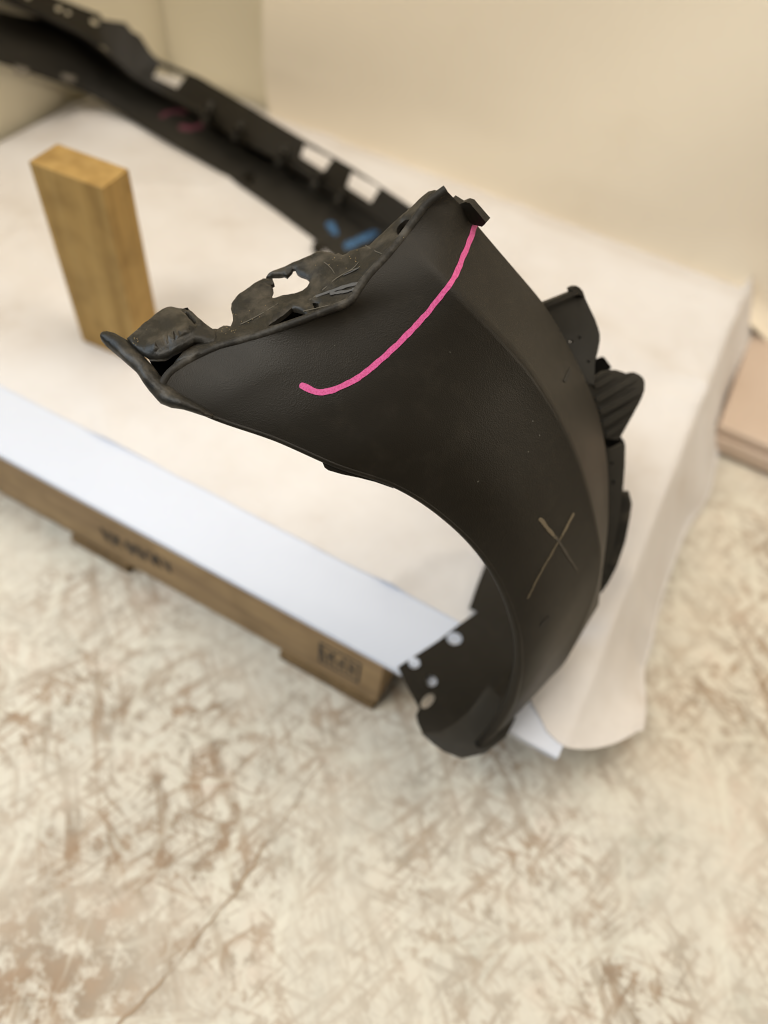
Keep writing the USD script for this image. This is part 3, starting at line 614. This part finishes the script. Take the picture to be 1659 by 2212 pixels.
obj('lower_lip', plate([(912, 1583), (930, 1583), (951, 1581), (985, 1562), (1015, 1535), (1040, 1500), (1055, 1478), (1075, 1498), (1100, 1524), (1114, 1552), (1094, 1591), (1050, 1625), (1000, 1637), (960, 1622), (935, 1604)], zplane(T + .022), .0025, .006, dome=.002), MATT, bt, smooth=50)
# slotted flange along the far run
R_out = [(905, 458), (880, 441), (760, 361), (650, 297), (540, 231), (432, 167), (341, 128), (325, 112), (302, 76), (286, 68), (271, 49), (221, 42), (216, 31), (135, 0), (20, -45), (-60, -80)]
F_in = [(-70, -45), (40, 6), (100, 34), (160, 62), (225, 100), (285, 165), (330, 190), (420, 242), (520, 305), (620, 352), (700, 398), (790, 455), (860, 500)]
sl = [[(343, 142), (402, 163), (382, 190), (331, 165)], [(656, 312), (718, 343), (699, 370), (648, 337)], [(758, 371), (821, 405), (801, 438), (747, 402)],
      circ(128, 18, 8, 6), circ(148, 27, 7, 5), circ(205, 47, 10, 6, .4), circ(62, -6, 7, 5)]
zr = {}
def slot_depth(p):
    p = np.asarray(p)
    return SD(p)
SD = rbf([(x, y, depth_of(atz(x, y, z))) for x, y, z in [(905, 458, .205), (760, 361, .208), (540, 231, .212), (341, 128, .222), (221, 42, .262), (135, 0, .302), (20, -45, .357), (-60, -80, .40),
          (860, 500, .172), (700, 398, .172), (520, 305, .175), (330, 190, .185), (285, 165, .20), (160, 62, .27), (40, 6, .325), (-70, -45, .385)]])
obj('slotted_flange', plate(R_out + F_in, SD, .003, .012, holes=sl), PLASTIC, bt, smooth=40, label='upright flange with square slots along the far run')
# small tabs on its lower edge
for x, y in [(540, 385), (690, 536)]:
    obj('edge_tab', plate([(x - 14, y - 14), (x + 10, y - 12), (x + 8, y + 8), (x - 6, y + 9), (x - 16, y)], zplane(T + .012), .004, .01), PLASTIC, bt)
# marker dabs on the inner face of the far run
inner = F[int(np.searchsorted(uu, chord[18])):] 
innN = FN[int(np.searchsorted(uu, chord[18])):]
ip = project(inner).reshape(-1, 2); dep = (inner.reshape(-1, 3) - [0, 0, H]) @ camdir
ID = LinearNDInterpolator(ip, dep)
from scipy.spatial import cKDTree
KT = cKDTree(ip)
def inner_depth(p):
    p = np.asarray(p); d = ID(p); b_ = np.isnan(d)
    if b_.any(): d[b_] = dep[KT.query(p[b_])[1]]
    return d - .0055
for pts, w, M_, lb in [([(350, 251), (365, 243), (385, 240), (400, 243)], 8, PINK_FAINT, 'faint pink marker dab'), ([(392, 275), (412, 276), (430, 272), (441, 264)], 11, PINK_FAINT, 'longer faint pink marker dab')]:
    obj('marker_dab', plate(stroke(pts, w, w, 16, 2), inner_depth, .0006, .02), M_, bt, label=lb)
for pts, w in [([(713, 487), (718, 494), (724, 502)], 17), ([(752, 530), (768, 524)], 18), ([(772, 520), (790, 512)], 15), ([(796, 510), (812, 502)], 14)]:
    obj('chalk_mark', plate(stroke(pts, w, w * .7, 20, 9, int(w)), inner_depth, .0006, .02), BLUE, bt, label='blue chalk mark on the inner face')
# short ribs and clips in the recess of the far run
for a, b_ in [((505, 297), (522, 262)), ((600, 352), (618, 315)), ((676, 400), (694, 372)), ((728, 432), (742, 412)), ((440, 262), (456, 222))]:
    obj('recess_rib', plate(stroke([a, ((a[0] + b_[0]) / 2, (a[1] + b_[1]) / 2), b_], 12, 9, 6), lambda p: np.minimum(inner_depth(p), SD(p)) - .004, .006, .01), MATT, bt)
for x, y in [(48, 152), (150, 170)]:
    obj('edge_clip', plate([(x - 13, y - 12), (x + 14, y - 4), (x + 12, y + 7), (x - 14, y)], lambda p: inner_depth(p) - .004, .004, .01), plain('grey_clip', (.2, .18, .15), .6), bt)
